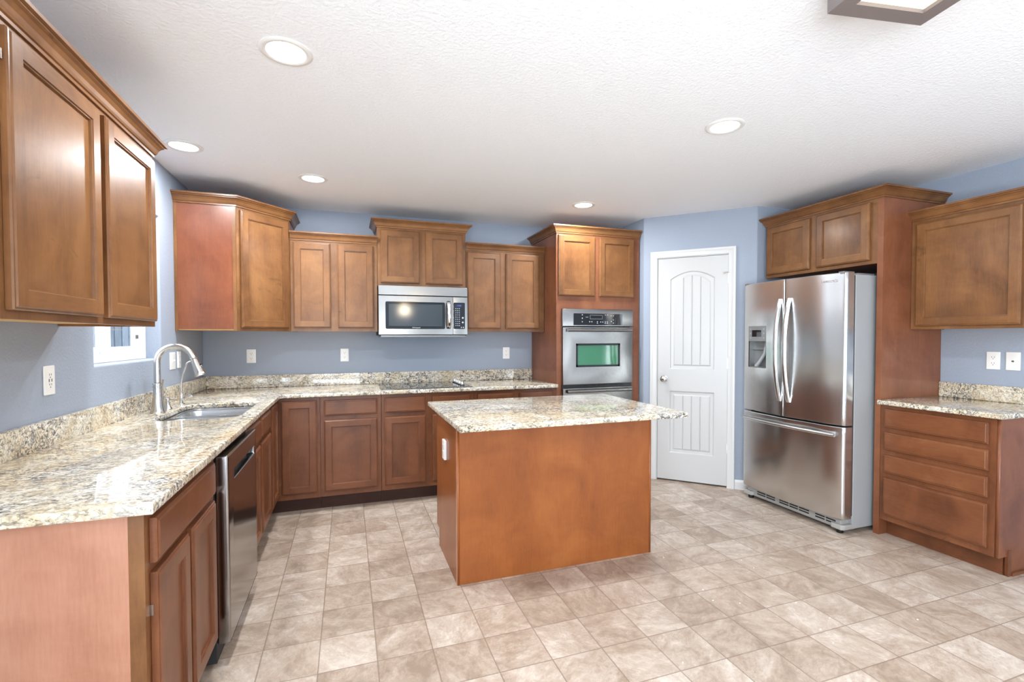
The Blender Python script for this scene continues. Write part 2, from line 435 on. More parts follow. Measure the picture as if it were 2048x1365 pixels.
def upper(name, label, fr, u0, u1, z0, z1, depth, doors, crown_path=None, crown_z=None, group=None, side=1, k=1.0, wide_group=None, endmat=WZ):
    c = fr.p((u0 + u1) / 2, -depth / 2, z0)
    t = root(name, label, 'cabinet', c, group)
    mb = MB(); g = .0008
    mb.box(fr, u0 + g, u1 - g, -depth + .002, -.019, z0 + .014, z1 - .002)
    mb.box(fr, u0 + g, u0 + .016, -depth + .002, -.019, z0, z0 + .02); mb.box(fr, u1 - .016, u1 - g, -depth + .002, -.019, z0, z0 + .02)
    mb.done('carcass', endmat, t)
    b = MB(); b.box(fr, u0 + .016, u1 - .016, -depth + .004, -.019, z0 + .010, z0 + .0142); b.done('underside', PINE, t, label='pale unstained underside')
    ff = MB(); ff.box(fr, u0 + g, u1 - g, -.019, 0, z0, z1 - .002); ff.done('face_frame', mats3(fr)[0], t, bevel=.001)
    for a in doors: cab_door(fr, *a, t)
    if crown_path: crown(crown_path, crown_z, t, k, side)
    return t

# ------------------------------------------------------------------ room shell
def struct(o): o['kind'] = 'structure'; return o
Y0 = -8.0
mb = MB(); mb.box(WORLD, -.5, XR + .5, Y0 - .3, .3, -.12, 0); fl = struct(mb.done('floor', FLOOR))
mb = MB(); mb.box(WORLD, -.16, XR + .16, Y0 - .16, .16, CEIL, CEIL + .12); struct(mb.done('ceiling', CEILM))
mb = MB(); mb.box(WORLD, -.16, XR + .16, 0, .15, 0, CEIL); struct(mb.done('wall_back', WALL))
FRR = Fr((XR, 0), (0, 1), (1, 0))
struct(plate('wall_right', FRR, rect(Y0 - .15, -.0005, 0, CEIL), [rect(-7.8, -6.2, .02, 2.1)], 0, .15, WALL))
FLW = Fr((0, 0), (0, 1), (-1, 0))          # left wall: u = y, d goes outward
struct(plate('wall_left', FLW, rect(Y0 - .2, -.0005, -.05, CEIL + .05), [rect(-1.77, -.93, 1.205, 2.095), rect(-7.45, -4.95, .12, 2.1)], 0, .16, WALL, bevel=.014, res=4))
FRW = Fr((0, Y0), (1, 0), (0, -1))
struct(plate('wall_rear', FRW, rect(-.1, XR + .1, 0, CEIL), [rect(.3, 1.4, .02, 2.12)], 0, .15, WALL))

# pantry walls with rounded outside corners
AX, AY = 3.7559, -.6645; DX, DY = 4.427, -1.3356
def arc_corner(P, A, B, r=.018, k=5):
    P, A, B = Vector(P), Vector(A), Vector(B); a = (A - P).normalized(); b = (B - P).normalized()
    half = a.angle(b) / 2; t = r / math.tan(half); c = P + (a + b).normalized() * (r / math.sin(half))
    s_ = P + a * t - c; e_ = P + b * t - c; out = []
    for i in range(k + 1):
        f = i / k; v = (s_ * (1 - f) + e_ * f).normalized() * r; out.append(tuple(c + v))
    return out
fd = Fr((AX, AY), (1, -1), (-1, -1))       # diagonal wall: u along it, d into room
SLAB0, SLAB1 = .131, .735
def dpt(u, d=0): q = fd.p(u, d, 0); return (q.x, q.y)
def wall_piece(pts, z0, z1, mb): mb.prism([Vector((x, y, z0)) for x, y in pts], (0, 0, z1 - z0))
mb = MB()
front = [(AX, -.0005)] + arc_corner((AX, AY), (AX, 0), dpt(.5)) + [dpt(SLAB0 - .012)]
back = [dpt(SLAB0 - .012, -.11), (AX + .11, AY + .05), (AX + .11, -.0005)]
wall_piece(front + back, 0, CEIL, mb)
Ld = math.hypot(DX - AX, DY - AY)
front = [dpt(SLAB1 + .012)] + arc_corner((DX, DY), dpt(.5), (XR, DY)) + [(XR - .0005, DY)]
back = [(XR - .0005, DY + .11), (DX + .05, DY + .11), dpt(SLAB1 + .012, -.11)]
wall_piece(front + back, 0, CEIL, mb)
wall_piece([dpt(SLAB0 - .012), dpt(SLAB1 + .012), dpt(SLAB1 + .012, -.11), dpt(SLAB0 - .012, -.11)], 2.068, CEIL, mb)
struct(mb.done('wall_pantry', WALL, smooth=30))

# pantry door
dr = root('door_1', 'white two panel arch top pantry door with plank grooves', 'door', tuple(fd.p(.433, 0, 0)))
dr['kind'] = 'structure'
mb = MB()
CAS = [(0, -.001), (0, .016), (.004, .019), (.018, .019), (.024, .015), (.045, .012), (.056, .011), (.060, .008), (.060, -.001)]
cp = [(SLAB0 - .067, .001), (SLAB0 - .067, 2.122), (SLAB1 + .052, 2.122), (SLAB1 + .052, .001)]
sweep(mb, cp, CAS, lambda x, y, h: fd.p(x, h, y), 1)
mb.done('casing', WTRIM, dr, smooth=30)
mb = MB()
for a, b in ((SLAB0 - .0115, SLAB0 - .002), (SLAB1 + .002, SLAB1 + .0115)): mb.box(fd, a, b, -.109, .0, 0.001, 2.066)
mb.box(fd, SLAB0 - .0115, SLAB1 + .0115, -.109, 0, 2.057, 2.0675)
mb.done('jamb', WTRIM, dr)
def arch(u0, u1, z0, zs, h, i, n=14):
    L = [(u0 + i, z0 + i), (u1 - i, z0 + i)]
    for k in range(n + 1):
        t = 1 - 2 * k / n; L.append(((u0 + u1) / 2 + t * ((u1 - u0) / 2 - i), zs + h * (1 - t * t) - i))
    return L
SF = -.006
panels = [(.236, .622, 1.036, 1.868, .066), (.236, .622, .262, .840, 0.0)]
ds = plate('slab', fd, rect(SLAB0, SLAB1, .014, 2.054), [arch(p[0], p[1], p[2], p[3], p[4], 0) for p in panels], SF - .035, SF, WHITE, dr)
for (u0, u1, z0, zs, h) in panels:
    mb = MB(); loops = []
    for i, dd in ((0, 0), (.005, -.001), (.012, -.009), (.020, -.010), (.034, -.010), (.046, -.004)):
        loops.append([fd.p(x, SF + dd, y) for x, y in arch(u0, u1, z0, zs, h, i)])
    mb.loops(loops, cap0=False, cap1=False)
    i = .046; a, b = u0 + i, u1 - i; cols = []
    gr = [a + (b - a) * k / 4 for k in (1, 2, 3)]
    xs = [(a, 0)]
    for g in gr: xs += [(g - .005, 0), (g - .001, -.006), (g + .001, -.006), (g + .005, 0)]
    xs += [(b, 0)]
    full = []
    for (x0, e0), (x1, e1) in zip(xs, xs[1:]):
        n = max(1, int((x1 - x0) / .018))
        for k in range(n): full.append((x0 + (x1 - x0) * k / n, e0 + (e1 - e0) * k / n))
    full.append(xs[-1])
    zt = lambda x: zs + h * (1 - ((x - (u0 + u1) / 2) / ((u1 - u0) / 2 - i)) ** 2) - i
    bot = [mb.bm.verts.new(fd.p(x, SF - .004 + e, z0 + i)) for x, e in full]; top = [mb.bm.verts.new(fd.p(x, SF - .004 + e, zt(x))) for x, e in full]
    for k in range(len(full) - 1): mb.bm.faces.new([bot[k], bot[k + 1], top[k + 1], top[k]])
    mb.box(fd, u0, u1, SF - .034, SF - .012, z0, zs + h)
    mb.done('panel', WHITE, ds, smooth=25)
mb = MB(); kc = fd.p(.191, 0, .948)
mb.lathe([(.0, 0), (.030, 0), (.031, .004), (.024, .008), (.011, .012), (.010, .026), (.022, .034), (.029, .044), (.029, .052), (.022, .060), (.008, .064), (0, .064)], kc + fd.n * SF, fd.n)
mb.done('knob', CHROME, dr, label='round chrome door knob', smooth=40)
for z in (1.852, 1.10, .345):
    mb = MB(); mb.tube([fd.p(SLAB1 + .003, .004, z - .045), fd.p(SLAB1 + .003, .004, z + .045)], .005, 8); mb.box(fd, SLAB1 - .012, SLAB1 + .003, SF, SF + .0015, z - .043, z + .043)
    mb.done('hinge', NICKEL, dr, smooth=40)
mb = MB(); mb.tube([fd.p(SLAB1 + .003, .006, 1.895), fd.p(SLAB1 - .02, .012, 1.90), fd.p(SLAB1 - .05, .016, 1.893)], [.003, .0045, .006], 8); mb.done('hinge_stop', NICKEL, dr, smooth=40)
# baseboard pieces beside the pantry door
BB_ = [(0, 0.001), (.012, 0.001), (.012, .065), (.009, .075), (.004, .083), (0, .085)]
mb = MB(); e = fd.u
sweep(mb, [dpt(SLAB1 + .054), dpt(Ld), (4.62, DY)], BB_, lambda x, y, h: Vector((x, y, h)), 1)
struct(mb.done('baseboard_pantry', WTRIM))
mb = MB(); mb.box(fd, .002, SLAB0 - .069, 0, .012, .001, .083); struct(mb.done('baseboard_corner', WTRIM))

# ------------------------------------------------------------------ kitchen window
wn = root('window_1', 'white vinyl sliding window above the sink', 'window', (-.1, -1.35, 1.205)); wn['kind'] = 'structure'
FW = Fr((-.115, 0), (0, 1), (1, 0))        # d toward the room
plate('window_frame', FW, rect(-1.769, -.931, 1.206, 2.094), [rect(-1.725, -.972, 1.25, 2.05)], -.03, .035, VINYL, wn, bevel=.003)
for a, b, dd in ((-1.725, -1.36, -.02), (-1.44, -.985, .002)):
    s_ = plate('sash', FW, rect(a, b, 1.2505, 2.0495), [rect(a + .07, b - .075, 1.285, 2.01)], dd, dd + .022, VINYL, wn, bevel=.003)
    mb = MB(); mb.box(FW, a + .065, b - .07, dd + .009, dd + .0125, 1.28, 2.015); mb.done('pane', GLASS, s_)
mb = MB(); mb.box(FW, -1.053, -1.040, .024, .034, 1.33, 1.352); mb.done('latch', PLASTD, wn, label='small dark window latch')
# what stands outside the window
gm = simple('garden_ground', lin(196, 198, 196), .9)
mb = MB(); mb.box(WORLD, -9, -.5, -9, 9, -.3, -.2); struct(mb.done('ground', gm))
m_ = NT('weathered_fence'); nz = m_.noise(m_.coords((9, 9, 1)), 5, 5, .6, .5); m_.set(col=m_.ramp(nz, [(.3, lin(58, 72, 86)), (.7, lin(92, 106, 120))]), rough=.8)
fe = root('garden_fence', 'blue grey board fence outside the sink window', 'fence', (-2.6, -.2, -.2))
mb = MB()
for k in range(78): mb.box(WORLD, -2.62 + (.01 if k % 2 else 0), -2.6 + (.01 if k % 2 else 0), -3.0 + k * .14, -3.0 + k * .14 + .137, -.2, 1.95)
mb.done('boards', m_.m, fe)
mb = MB(); mb.box(WORLD, -2.66, -2.62, -3.0, 7.9, 1.5, 1.59); mb.box(WORLD, -2.66, -2.62, -3.0, 7.9, .3, .39); mb.done('rail', m_.m, fe)

# ------------------------------------------------------------------ wall cabinets
UB, UT = 1.383, 2.1185          # bottom and top of the low wall cabinets
TT = 2.268
FB = Fr((0, -.331), (1, 0), (0, -1))
FL = Fr((.331, 0), (0, 1), (1, 0))
FR_ = Fr((4.77, 0), (0, 1), (-1, 0))
# left
t = upper('wall_cabinet', 'large wall cabinet with two tall doors left of the sink window', FL, -3.07, -2.052, UB, UT, .331,
      [(-3.012, -2.556, 1.405, 2.092), (-2.515, -2.082, 1.405, 2.092)],
      [(.002, -2.052), (.331, -2.052), (.331, -3.07), (.002, -3.07)], UT - .005, side=-1)
for z in (2.02,):
    mb = MB(); mb.box(FL, -3.022, -3.014, .0005, .010, z - .012, z + .012); mb.done('hinge', NICKEL, t, label='small nickel hinge')
# corner
c0 = (0.001, -.0015); P1 = (.001, -.665); P2 = (.378, -.665); P3 = (.689, -.331); P4 = (.689, -.0015)
t = root('wall_cabinet', 'tall angled corner wall cabinet between the sink window and the microwave wall', 'cabinet', (.3, -.3, UB))
mb = MB(); mb.prism([Vector((x, y, UB + .012)) for x, y in (c0, P1, P2, P3, P4)], (0, 0, TT - UB - .014)); mb.done('carcass', CZ, t, bevel=.001)
mb = MB(); mb.prism([Vector((x * .96 + .01, y * .97 - .01, UB + .006)) for x, y in (c0, P1, P2, P3, P4)], (0, 0, .0065)); mb.done('underside', PINE, t)
FD = Fr(P2, (P3[0] - P2[0], P3[1] - P2[1]), (P3[1] - P2[1], -(P3[0] - P2[0]))); LD = math.hypot(P3[0] - P2[0], P3[1] - P2[1])
mb = MB(); mb.box(FD, .0, LD, -.018, .0015, UB, TT - .002); mb.done('face_frame', WZ, t, bevel=.001)
FS = Fr((0, -.665), (1, 0), (0, -1))
mb = MB(); mb.box(FS, .0015, .020, 0, .003, UB, TT - .004); mb.box(FS, .356, .3775, 0, .0035, UB, TT - .004); mb.done('edge_strip', WZ, t, label='paler edge strips of the side panel')
cab_door(FD, .026, .432, 1.407, 2.245, t, d=.002)
crown([P1, (P2[0] + .001, P2[1] - .001), (P3[0] + .001, P3[1]), P4], TT - .005, t, 1.12, side=1)
# B1, microwave, B3
upper('wall_cabinet', 'low two door wall cabinet between the angled corner cabinet and the microwave', FB, .690, 1.360, UB, UT, .330,
      [(.713, .992, 1.413, 2.099), (1.047, 1.329, 1.413, 2.099)], [(.690, -.331), (1.360, -.331)], UT - .005, side=1)
upper('wall_cabinet', 'raised two door wall cabinet directly above the microwave', FB, 1.361, 2.1245, 1.772, TT, .330,
      [(1.389, 1.714, 1.798, 2.246), (1.767, 2.094, 1.798, 2.246)], [(1.361, -.0015), (1.361, -.331), (2.1245, -.331), (2.1245, -.0015)], TT - .005, side=1, k=1.1)
upper('wall_cabinet', 'low two door wall cabinet between the microwave and the oven tower', FB, 2.1255, 2.8840, UB, UT, .330,
      [(2.136, 2.447, 1.413, 2.099), (2.499, 2.826, 1.413, 2.099)], [(2.1255, -.331), (2.884, -.331)], UT - .005, side=1)
# right
upper('wall_cabinet', 'single door wall cabinet right of the fridge surround', FR_, -2.935, -2.309, UB, UT, .3285,
      [(-2.880, -2.343, 1.405, 2.092)], [(4.77, -2.309), (4.77, -2.935), (5.0985, -2.935)], UT - .005, side=1)

# ------------------------------------------------------------------ oven tower
FO = Fr((0, -.61), (1, 0), (0, -1))
OX0, OX1 = 2.8855, 3.742
t = root('oven_cabinet', 'full height tower cabinet holding the double oven', 'cabinet', ((OX0 + OX1) / 2, -.3, 0))
mb = MB()
mb.box(FO, OX0, OX0 + .018, -.608, -.019, 0, TT); mb.box(FO, OX1 - .018, OX1, -.608, -.019, 0, TT)
mb.box(FO, OX0 + .018, OX1 - .018, -.608, -.59, 0, TT); mb.box(FO, OX0 + .018, OX1 - .018, -.59, -.019, 1.60, TT - .002); mb.box(FO, OX0 + .018, OX1 - .018, -.59, -.019, .11, .25)
mb.done('carcass', TZ, t, bevel=.001)
plate('face_frame', FO, rect(OX0, OX1, .11, TT - .002), [rect(2.945, 3.645, .26, 1.575)], -.019, 0, TZ, t)
for a, b in ((2.899, 3.264), (3.309, 3.675)): cab_door(FO, a, b, 1.706, 2.247, t)
cab_door(FO, 2.93, 3.69, .13, .245, t, rail=.03)
crown([(OX0, -.0015), (OX0, -.61), (OX1, -.61)], TT - .005, t, 1.1, side=1)

# double oven
FV = Fr((0, -.611), (1, 0), (0, -1))
t = root('double_oven', 'stainless steel built in double wall oven with black control panel', 'oven', (3.293, -.4, .27))
mb = MB(); mb.box(FV, 2.95, 3.64, -.55, -.001, .265, 1.57); mb.done('housing', GASKET, t)
plate('control_fascia', FV, rect(2.930, 3.657, 1.432, 1.589), [], .001, .030, STEELW, t, bevel=.003)
cp_ = plate('control_panel', FV, rrect(3.039, 3.541, 1.442, 1.548, .003), [], .030, .0325, BGLASS, t, label='glossy black touch panel')
mb = MB()
def ringbox(mb, fr, u0, u1, z0, z1, d0, d1, w_): 
    mb.box(fr, u0, u1, d0, d1, z0, z0 + w_); mb.box(fr, u0, u1, d0, d1, z1 - w_, z1); mb.box(fr, u0, u0 + w_, d0, d1, z0, z1); mb.box(fr, u1 - w_, u1, d0, d1, z0, z1)
ringbox(mb, FV, 3.204, 3.330, 1.498, 1.534, .0325, .0330, .0015); mb.done('display_outline', MARK, cp_)
for u, z in ((3.125, 1.535), (3.125, 1.505), (3.125, 1.473), (3.20, 1.474), (3.222, 1.474), (3.279, 1.474), (3.279, 1.46), (3.313, 1.472), (3.334, 1.472), (3.361, 1.536), (3.382, 1.536), (3.361, 1.474), (3.382, 1.474), (3.361, 1.460), (3.382, 1.460), (3.425, 1.478), (3.445, 1.492), (3.445, 1.464), (3.422, 1.530), (3.445, 1.530)):
    mb = MB(); mb.lathe([(.0052, 0), (.0052, .0005)], FV.p(u, .0325, z), FV.n, 8); mb.done('key', MARK, cp_)
mb = MB(); mb.box(FV, 3.16, 3.185, .0325, .033, 1.513, 1.516); mb.done('key_bar', MARK, cp_)
def oven_door(z0, z1, win):
    q = plate('oven_door', FV, rrect(2.934, 3.652, z0, z1, .004), [rect(*win)] if win else [], .004, .034, STEELW, t, bevel=.003)
    if win:
        a, b, c_, e = win
        mb = MB(); ringbox(mb, FV, a - .004, b + .004, c_ - .004, e + .004, .028, .0348, .018); mb.done('window_border', BLACK, q)
        mb = MB(); mb.box(FV, a - .002, b + .002, .020, .028, c_ - .002, e + .002); mb.done('window_glass', OVGLASS, q, label='green oven window')
    hz = z1 - .026; mb = MB()
    mb.box(FV, 2.975, 3.005, .034, .060, hz - .010, hz + .010); mb.box(FV, 3.600, 3.63, .034, .060, hz - .010, hz + .010)
    mb.loops([[FV.p(2.967 + 0.661 * f, .058 + .012 * math.sin(a), hz + .016 * math.cos(a)) for a in [2 * math.pi * k / 12 for k in range(12)]] for f in (0, 1)])
    mb.done('handle', STEELW, q, smooth=40, label='horizontal steel bar handle')
oven_door(.905, 1.424, (3.066, 3.512, 1.066, 1.272))
oven_door(.30, .872, None)
mb = MB(); mb.box(FV, 2.934, 3.652, .001, .012, .873, .904)
for k in range(26): mb.box(FV, 3.12 + k * .018, 3.13 + k * .018, .012, .016, .884, .898)
mb.done('vent_strip', BLACK, t, label='black slotted vent between the doors')

# ------------------------------------------------------------------ microwave
FM = Fr((0, -.0), (1, 0), (0, -1))
t = root('microwave', 'stainless steel over the range microwave with black window and keypad', 'microwave', (1.743, -.2, 1.345))
MX0, MX1 = 1.364, 2.1225
mb = MB(); mb.box(FM, MX0 + .002, MX1 - .002, .003, .372, 1.352, 1.771); mb.done('housing', GASKET, t, label='dark grey metal case')
mb = MB(); mb.box(FM, MX0 + .02, MX1 - .02, .01, .385, 1.338, 1.353); mb.done('underside_grille', GREYD, t)
plate('vent_panel', FM, rrect(MX0, MX1, 1.692, 1.7705, .003), [], .372, .400, STEELW, t, bevel=.002)
q = plate('door', FM, rrect(MX0, 1.992, 1.358, 1.686, .003), [], .372, .400, STEELW, t, bevel=.002)
wb_ = plate('window_border', FM, rrect(1.420, 1.922, 1.406, 1.636, .012), [], .4, .4018, BGLASS, q, label='glossy black window border')
mb = MB(); mb.box(FM, 1.446, 1.898, .4018, .4022, 1.430, 1.617); mb.done('window_screen', MWGLASS, wb_, label='grey window screen')
text_mesh(FM, 'Whirlpool', 1.673, 1.4175, .0165, .4018, MARK, q, thick=.0004)
mb = MB(); P = []
for k in range(13):
    f = k / 12; z = 1.408 + .243 * f; P.append((z, .402 + .040 * math.sin(math.pi * f) ** .55))
L = []
for z, dd in P: L.append([FM.p(1.935, dd - .010, z), FM.p(1.938, dd, z), FM.p(1.947, dd + .005, z), FM.p(1.960, dd + .005, z), FM.p(1.969, dd, z), FM.p(1.972, dd - .010, z)])
mb.loops(L); mb.done('handle', CHROME, q, smooth=50, label='bowed vertical steel handle')
q = plate('control_section', FM, rrect(1.9935, MX1, 1.358, 1.686, .003), [], .372, .400, STEELW, t, bevel=.002)
kp = plate('keypad', FM, rrect(1.997, 2.098, 1.407, 1.638, .008), [], .4, .4018, BGLASS, q, label='black keypad')
def key(u, z, r, n=8):
    mb = MB(); mb.lathe([(r, 0), (r, .0004)], FM.p(u, .4018, z), FM.n, n); mb.done('key', MARK, kp)
for r in range(9):
    for c_ in range(3): key(2.017 + c_ * .0155, 1.585 - r * .0185, .0042)
for z in (1.505, 1.465): key(2.079, z, .008, 14)
for u in (2.066, 2.084): key(u, 1.421, .005)
mb = MB(); mb.box(FM, 2.013, 2.077, .4018, .4021, 1.599, 1.622); mb.done('display', simple('display_blue_dark', lin(30, 36, 62), .2), kp)
text_mesh(FM, '12:00', 2.045, 1.6105, .017, .4022, BLUED, kp, name='display_digits', thick=.0002)

# ------------------------------------------------------------------ base cabinets
BT = .8835; KZ = .112
def base(name, label, fr, u0, u1, doors, drawers, depth=.61, kick=(None, None), end=None, group=None, kickm=KICK, cut=None):
    t = root(name, label, 'cabinet', fr.p((u0 + u1) / 2, -depth / 2, 0), group); g = .0008
    mb = MB(); mb.box(fr, u0 + g, u1 - g, -depth + .003, -.019, KZ, BT if cut is None else cut)
    if cut is not None:
        mb.box(fr, u0 + g, u0 + .018, -depth + .003, -.019, cut, BT); mb.box(fr, u1 - .018, u1 - g, -depth + .003, -.019, cut, BT)
    mb.done('carcass', LZ, t)
    mb = MB(); mb.box(fr, u0 + g, u1 - g, -.019, 0, KZ, BT); mb.done('face_frame', LZ, t, bevel=.001)
    k0 = u0 + g if kick[0] is None else kick[0]; k1 = u1 - g if kick[1] is None else kick[1]
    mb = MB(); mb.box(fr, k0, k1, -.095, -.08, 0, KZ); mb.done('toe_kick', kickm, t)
    for a in doors: cab_door(fr, *a[:4], t, base=True, hinge=a[4] if len(a) > 4 else None)
    for a in drawers: cab_drawer(fr, *a, t)
    return t
FBL = Fr((.61, 0), (0, 1), (1, 0))
FBB = Fr((0, -.61), (1, 0), (0, -1))
FBR = Fr((4.49, 0), (0, 1), (-1, 0))
D0, D1 = .155, .702; R0, R1 = .735, .853
t = base('base_cabinet', 'base cabinet at the near end of the left counter, one wide drawer over two doors', FBL, -3.010, -2.345,
         [(-2.995, -2.722, D0, D1, [(-2.999, .60), (-2.999, .25)]), (-2.688, -2.400, D0, D1)], [(-2.995, -2.395, .728, .850)])
# big end panel with a solid wood front edge
FE = Fr((0, -3.010), (1, 0), (0, -1))
mb = MB(); mb.box(FE, .002, .575, .0, .018, 0, BT); mb.done('end_panel', PZ, t, label='smooth red brown end panel')
mb = MB(); mb.box(FE, .575, .6105, -.001, .0182, KZ, BT); mb.box(FE, .535, .575, 0, .0175, 0, KZ); mb.done('end_stile', WZ, t, label='paler wooden corner edge')
base('base_cabinet', 'base cabinet under the sink with two doors below false drawer fronts', FBL, -1.715, -.935,
     [(-1.697, -1.388, D0, D1), (-1.336, -.988, D0, D1)], [(-1.697, -1.380, R0, R1), (-1.336, -.978, R0, R1)], cut=.62)
# lazy susan corner
t = root('base_cabinet', 'inside corner base cabinet with a pair of full height doors', 'cabinet', (.45, -.45, 0))
mb = MB(); mb.prism([Vector((x, y, KZ)) for x, y in ((.003, -.003), (.003, -.934), (.61, -.934), (.61, -.61), (.914, -.61), (.914, -.003))], (0, 0, BT - KZ)); mb.done('carcass', LZ, t)
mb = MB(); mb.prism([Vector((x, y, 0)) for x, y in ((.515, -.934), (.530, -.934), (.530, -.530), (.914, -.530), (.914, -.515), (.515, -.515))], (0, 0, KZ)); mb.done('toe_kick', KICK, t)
cab_door(FBL, -.922, -.640, .155, .856, t, base=True)
cab_door(FBB, .645, .893, .155, .856, t, base=True)
base('base_cabinet', 'base cabinet right of the inside corner with one drawer over one wide door', FBB, .915, 1.366, [(.943, 1.336, D0, D1)], [(.943, 1.336, R0, R1)])
base('base_cabinet', 'base cabinet below the cooktop with paired doors, partly behind the island', FBB, 1.367, 2.124, [(1.392, 1.714, D0, D1), (1.770, 2.092, D0, D1)], [(1.392, 1.716, R0, R1), (1.770, 2.092, R0, R1)], cut=.80)
base('base_cabinet', 'base cabinet next to the oven tower, showing only drawer fronts above the island', FBB, 2.125, 2.884, [(2.154, 2.477, D0, D1), (2.528, 2.848, D0, D1)], [(2.154, 2.477, R0, R1), (2.528, 2.848, R0, R1)])
t = base('base_cabinet', 'four drawer base cabinet right of the fridge surround', FBR, -2.915, -2.310, [], [(-2.885, -2.342, .735, .857), (-2.885, -2.342, .587, .704), (-2.885, -2.342, .436, .553), (-2.885, -2.342, .155, .402)], kickm=LY)
FRE = Fr((0, -2.915), (-1, 0), (0, -1))
plate('end_panel', FRE, [(-XR + .002, 0), (-4.572, 0), (-4.572, KZ), (-4.4905, KZ), (-4.4905, BT), (-XR + .002, BT)], [], 0, .018, TZ, t)
mb = MB(); mb.box(FRE, -4.60, -4.570, .018, .023, 0, .145); mb.box(FRE, -XR + .003, -4.60, .018, .030, 0, .018); mb.done('shoe_trim', LZ, t)

# dishwasher
t = root('dishwasher', 'dark stainless steel dishwasher with pocket handle under the left counter', 'dishwasher', (.35, -2.03, 0))
mb = MB(); mb.box(FBL, -2.338, -1.722, -.58, .0, .02, .868); mb.done('tub', GASKET, t)
FDW = Fr((.61, 0), (0, 1), (1, 0))
plate('door', FDW, rrect(-2.336, -1.724, .095, .858, .004), [rrect(-2.225, -1.765, .738, .775, .006)], .001, .050, STEELD, t, bevel=.008, res=4)
mb = MB(); mb.box(FDW, -2.23, -1.76, .0005, .012, .73, .78); mb.done('handle_recess', BLACK, t, label='black pocket handle')
mb = MB(); mb.box(FDW, -2.336, -1.724, -.07, -.055, 0, .09); mb.done('kick_plate', BLACK, t)

# ------------------------------------------------------------------ countertops
t = root('countertop', 'L shaped speckled granite countertop along the left and back walls', 'countertop', (.0, -.0, CT))
sink_hole = rrect(.165, .565, -1.665, -1.015, .085, 8)
cook_hole = rect(1.40, 2.09, -.55, -.12)
slab('worktop', [(.002, -.0025), (2.884, -.0025), (2.884, -.648), (.662, -.648), (.648, -.662), (.648, -3.078), (.002, -3.078)], [sink_hole[::-1], cook_hole[::-1]], BT + .0003, CT, GRAN, t, bevel=.006)
mb = MB(); mb.box(WORLD, .022, 2.884, -.022, -.002, CT, 1.0157); mb.done('backsplash', GRAN, t, bevel=.002)
mb = MB(); mb.box(WORLD, .0015, .0215, -3.078, -.0025, CT, 1.0157); mb.done('backsplash', GRAN, t, bevel=.002)
t = root('countertop', 'short speckled granite countertop right of the fridge surround', 'countertop', (XR, -2.309, CT))
slab('worktop', [(4.452, -2.3095), (4.452, -2.955), (XR - .002, -2.955), (XR - .002, -2.3095)][::-1], [], BT + .0003, CT, GRAN, t, bevel=.006)
mb = MB(); mb.box(WORLD, XR - .022, XR - .002, -2.955, -2.3095, CT, 1.0157); mb.done('backsplash', GRAN, t, bevel=.002)

# ------------------------------------------------------------------ island
t = root('kitchen_island', 'orange brown kitchen island cabinet in the middle of the floor', 'cabinet', (2.27, -1.73, 0))
IX0, IX1, IY0, IY1 = 1.665, 2.883, -2.026, -1.417
mb = MB(); mb.box(WORLD, IX0 + .014, IX1 - .014, IY0 + .008, IY1 - .02, KZ, BT); mb.box(WORLD, IX0 + .014, IX1 - .014, IY0 + .008, IY1 - .09, 0, KZ); mb.done('carcass', IZ, t)
mb = MB(); mb.box(WORLD, IX0 + .0135, IX1 - .0135, IY0, IY0 + .0085, 0.0005, BT); mb.done('back_panel', IZ, t)
FI = Fr((IX0, 0), (0, 1), (-1, 0))
oi_ = [(IY0 - .001, .0), (IY1 - .08, .0), (IY1 - .08, KZ), (IY1 - .0195, KZ), (IY1 - .0195, BT), (IY0 - .001, BT)]
plate('side_panel', FI, oi_, [], -.0132, 0, IZ, t)
plate('side_panel', Fr((IX1, 0), (0, 1), (1, 0)), oi_, [], -.0132, 0, IZ, t)
mb = MB(); mb.box(FI, IY0 - .002, IY0 + .020, 0, .0015, .0005, BT); mb.done('corner_strip', PZ, t)
FIB = Fr((0, IY1 - .02), (1, 0), (0, 1))
mb = MB(); mb.box(FIB, IX0, IX1, 0, .019, KZ, BT); mb.done('face_frame', LZ, t)
FIB2 = Fr((0, IY1 - .001), (1, 0), (0, 1))
for a, b in ((IX0 + .02, 2.25), (2.30, IX1 - .02)):
    cab_door(FIB2, a, b, D0, D1, t, base=True); cab_drawer(FIB2, a, b, R0, R1, t)
t = root('island_countertop', 'rectangular speckled granite slab on top of the island', 'countertop', (2.26, -1.86, CT))
slab('worktop', [(1.613, -2.327), (2.911, -2.327), (2.911, -1.392), (1.613, -1.392)], [], BT + .0003, CT, GRAN, t, bevel=.006)

# ------------------------------------------------------------------ fridge surround
t = root('fridge_surround', 'two door cabinet and full height side panel framing the fridge', 'cabinet', (4.8, -1.84, 0))
FC = Fr((4.49, 0), (0, 1), (-1, 0)); PY0, PY1 = -2.308, -2.270
FBOT = 1.828
mb = MB(); mb.box(FC, PY1, -1.372, -.607, -.019, FBOT + .01, TT - .002); mb.done('carcass', TZ, t)
mb = MB(); mb.box(FC, PY1, -1.372, -.019, 0, FBOT, TT - .002); mb.done('face_frame', WZ, t, bevel=.001)
mb = MB(); mb.box(FC, PY0, PY1, -.607, 0, 0, TT - .002); mb.done('side_panel', TZ, t, bevel=.001, label='full height brown side panel')
for a, b in ((-2.226, -1.836), (-1.781, -1.387)): cab_door(FC, a, b, 1.855, 2.247, t)
crown([(4.62, -1.372), (4.49, -1.372), (4.49, -2.308), (5.098, -2.308)], TT - .005, t, 1.1, side=1)

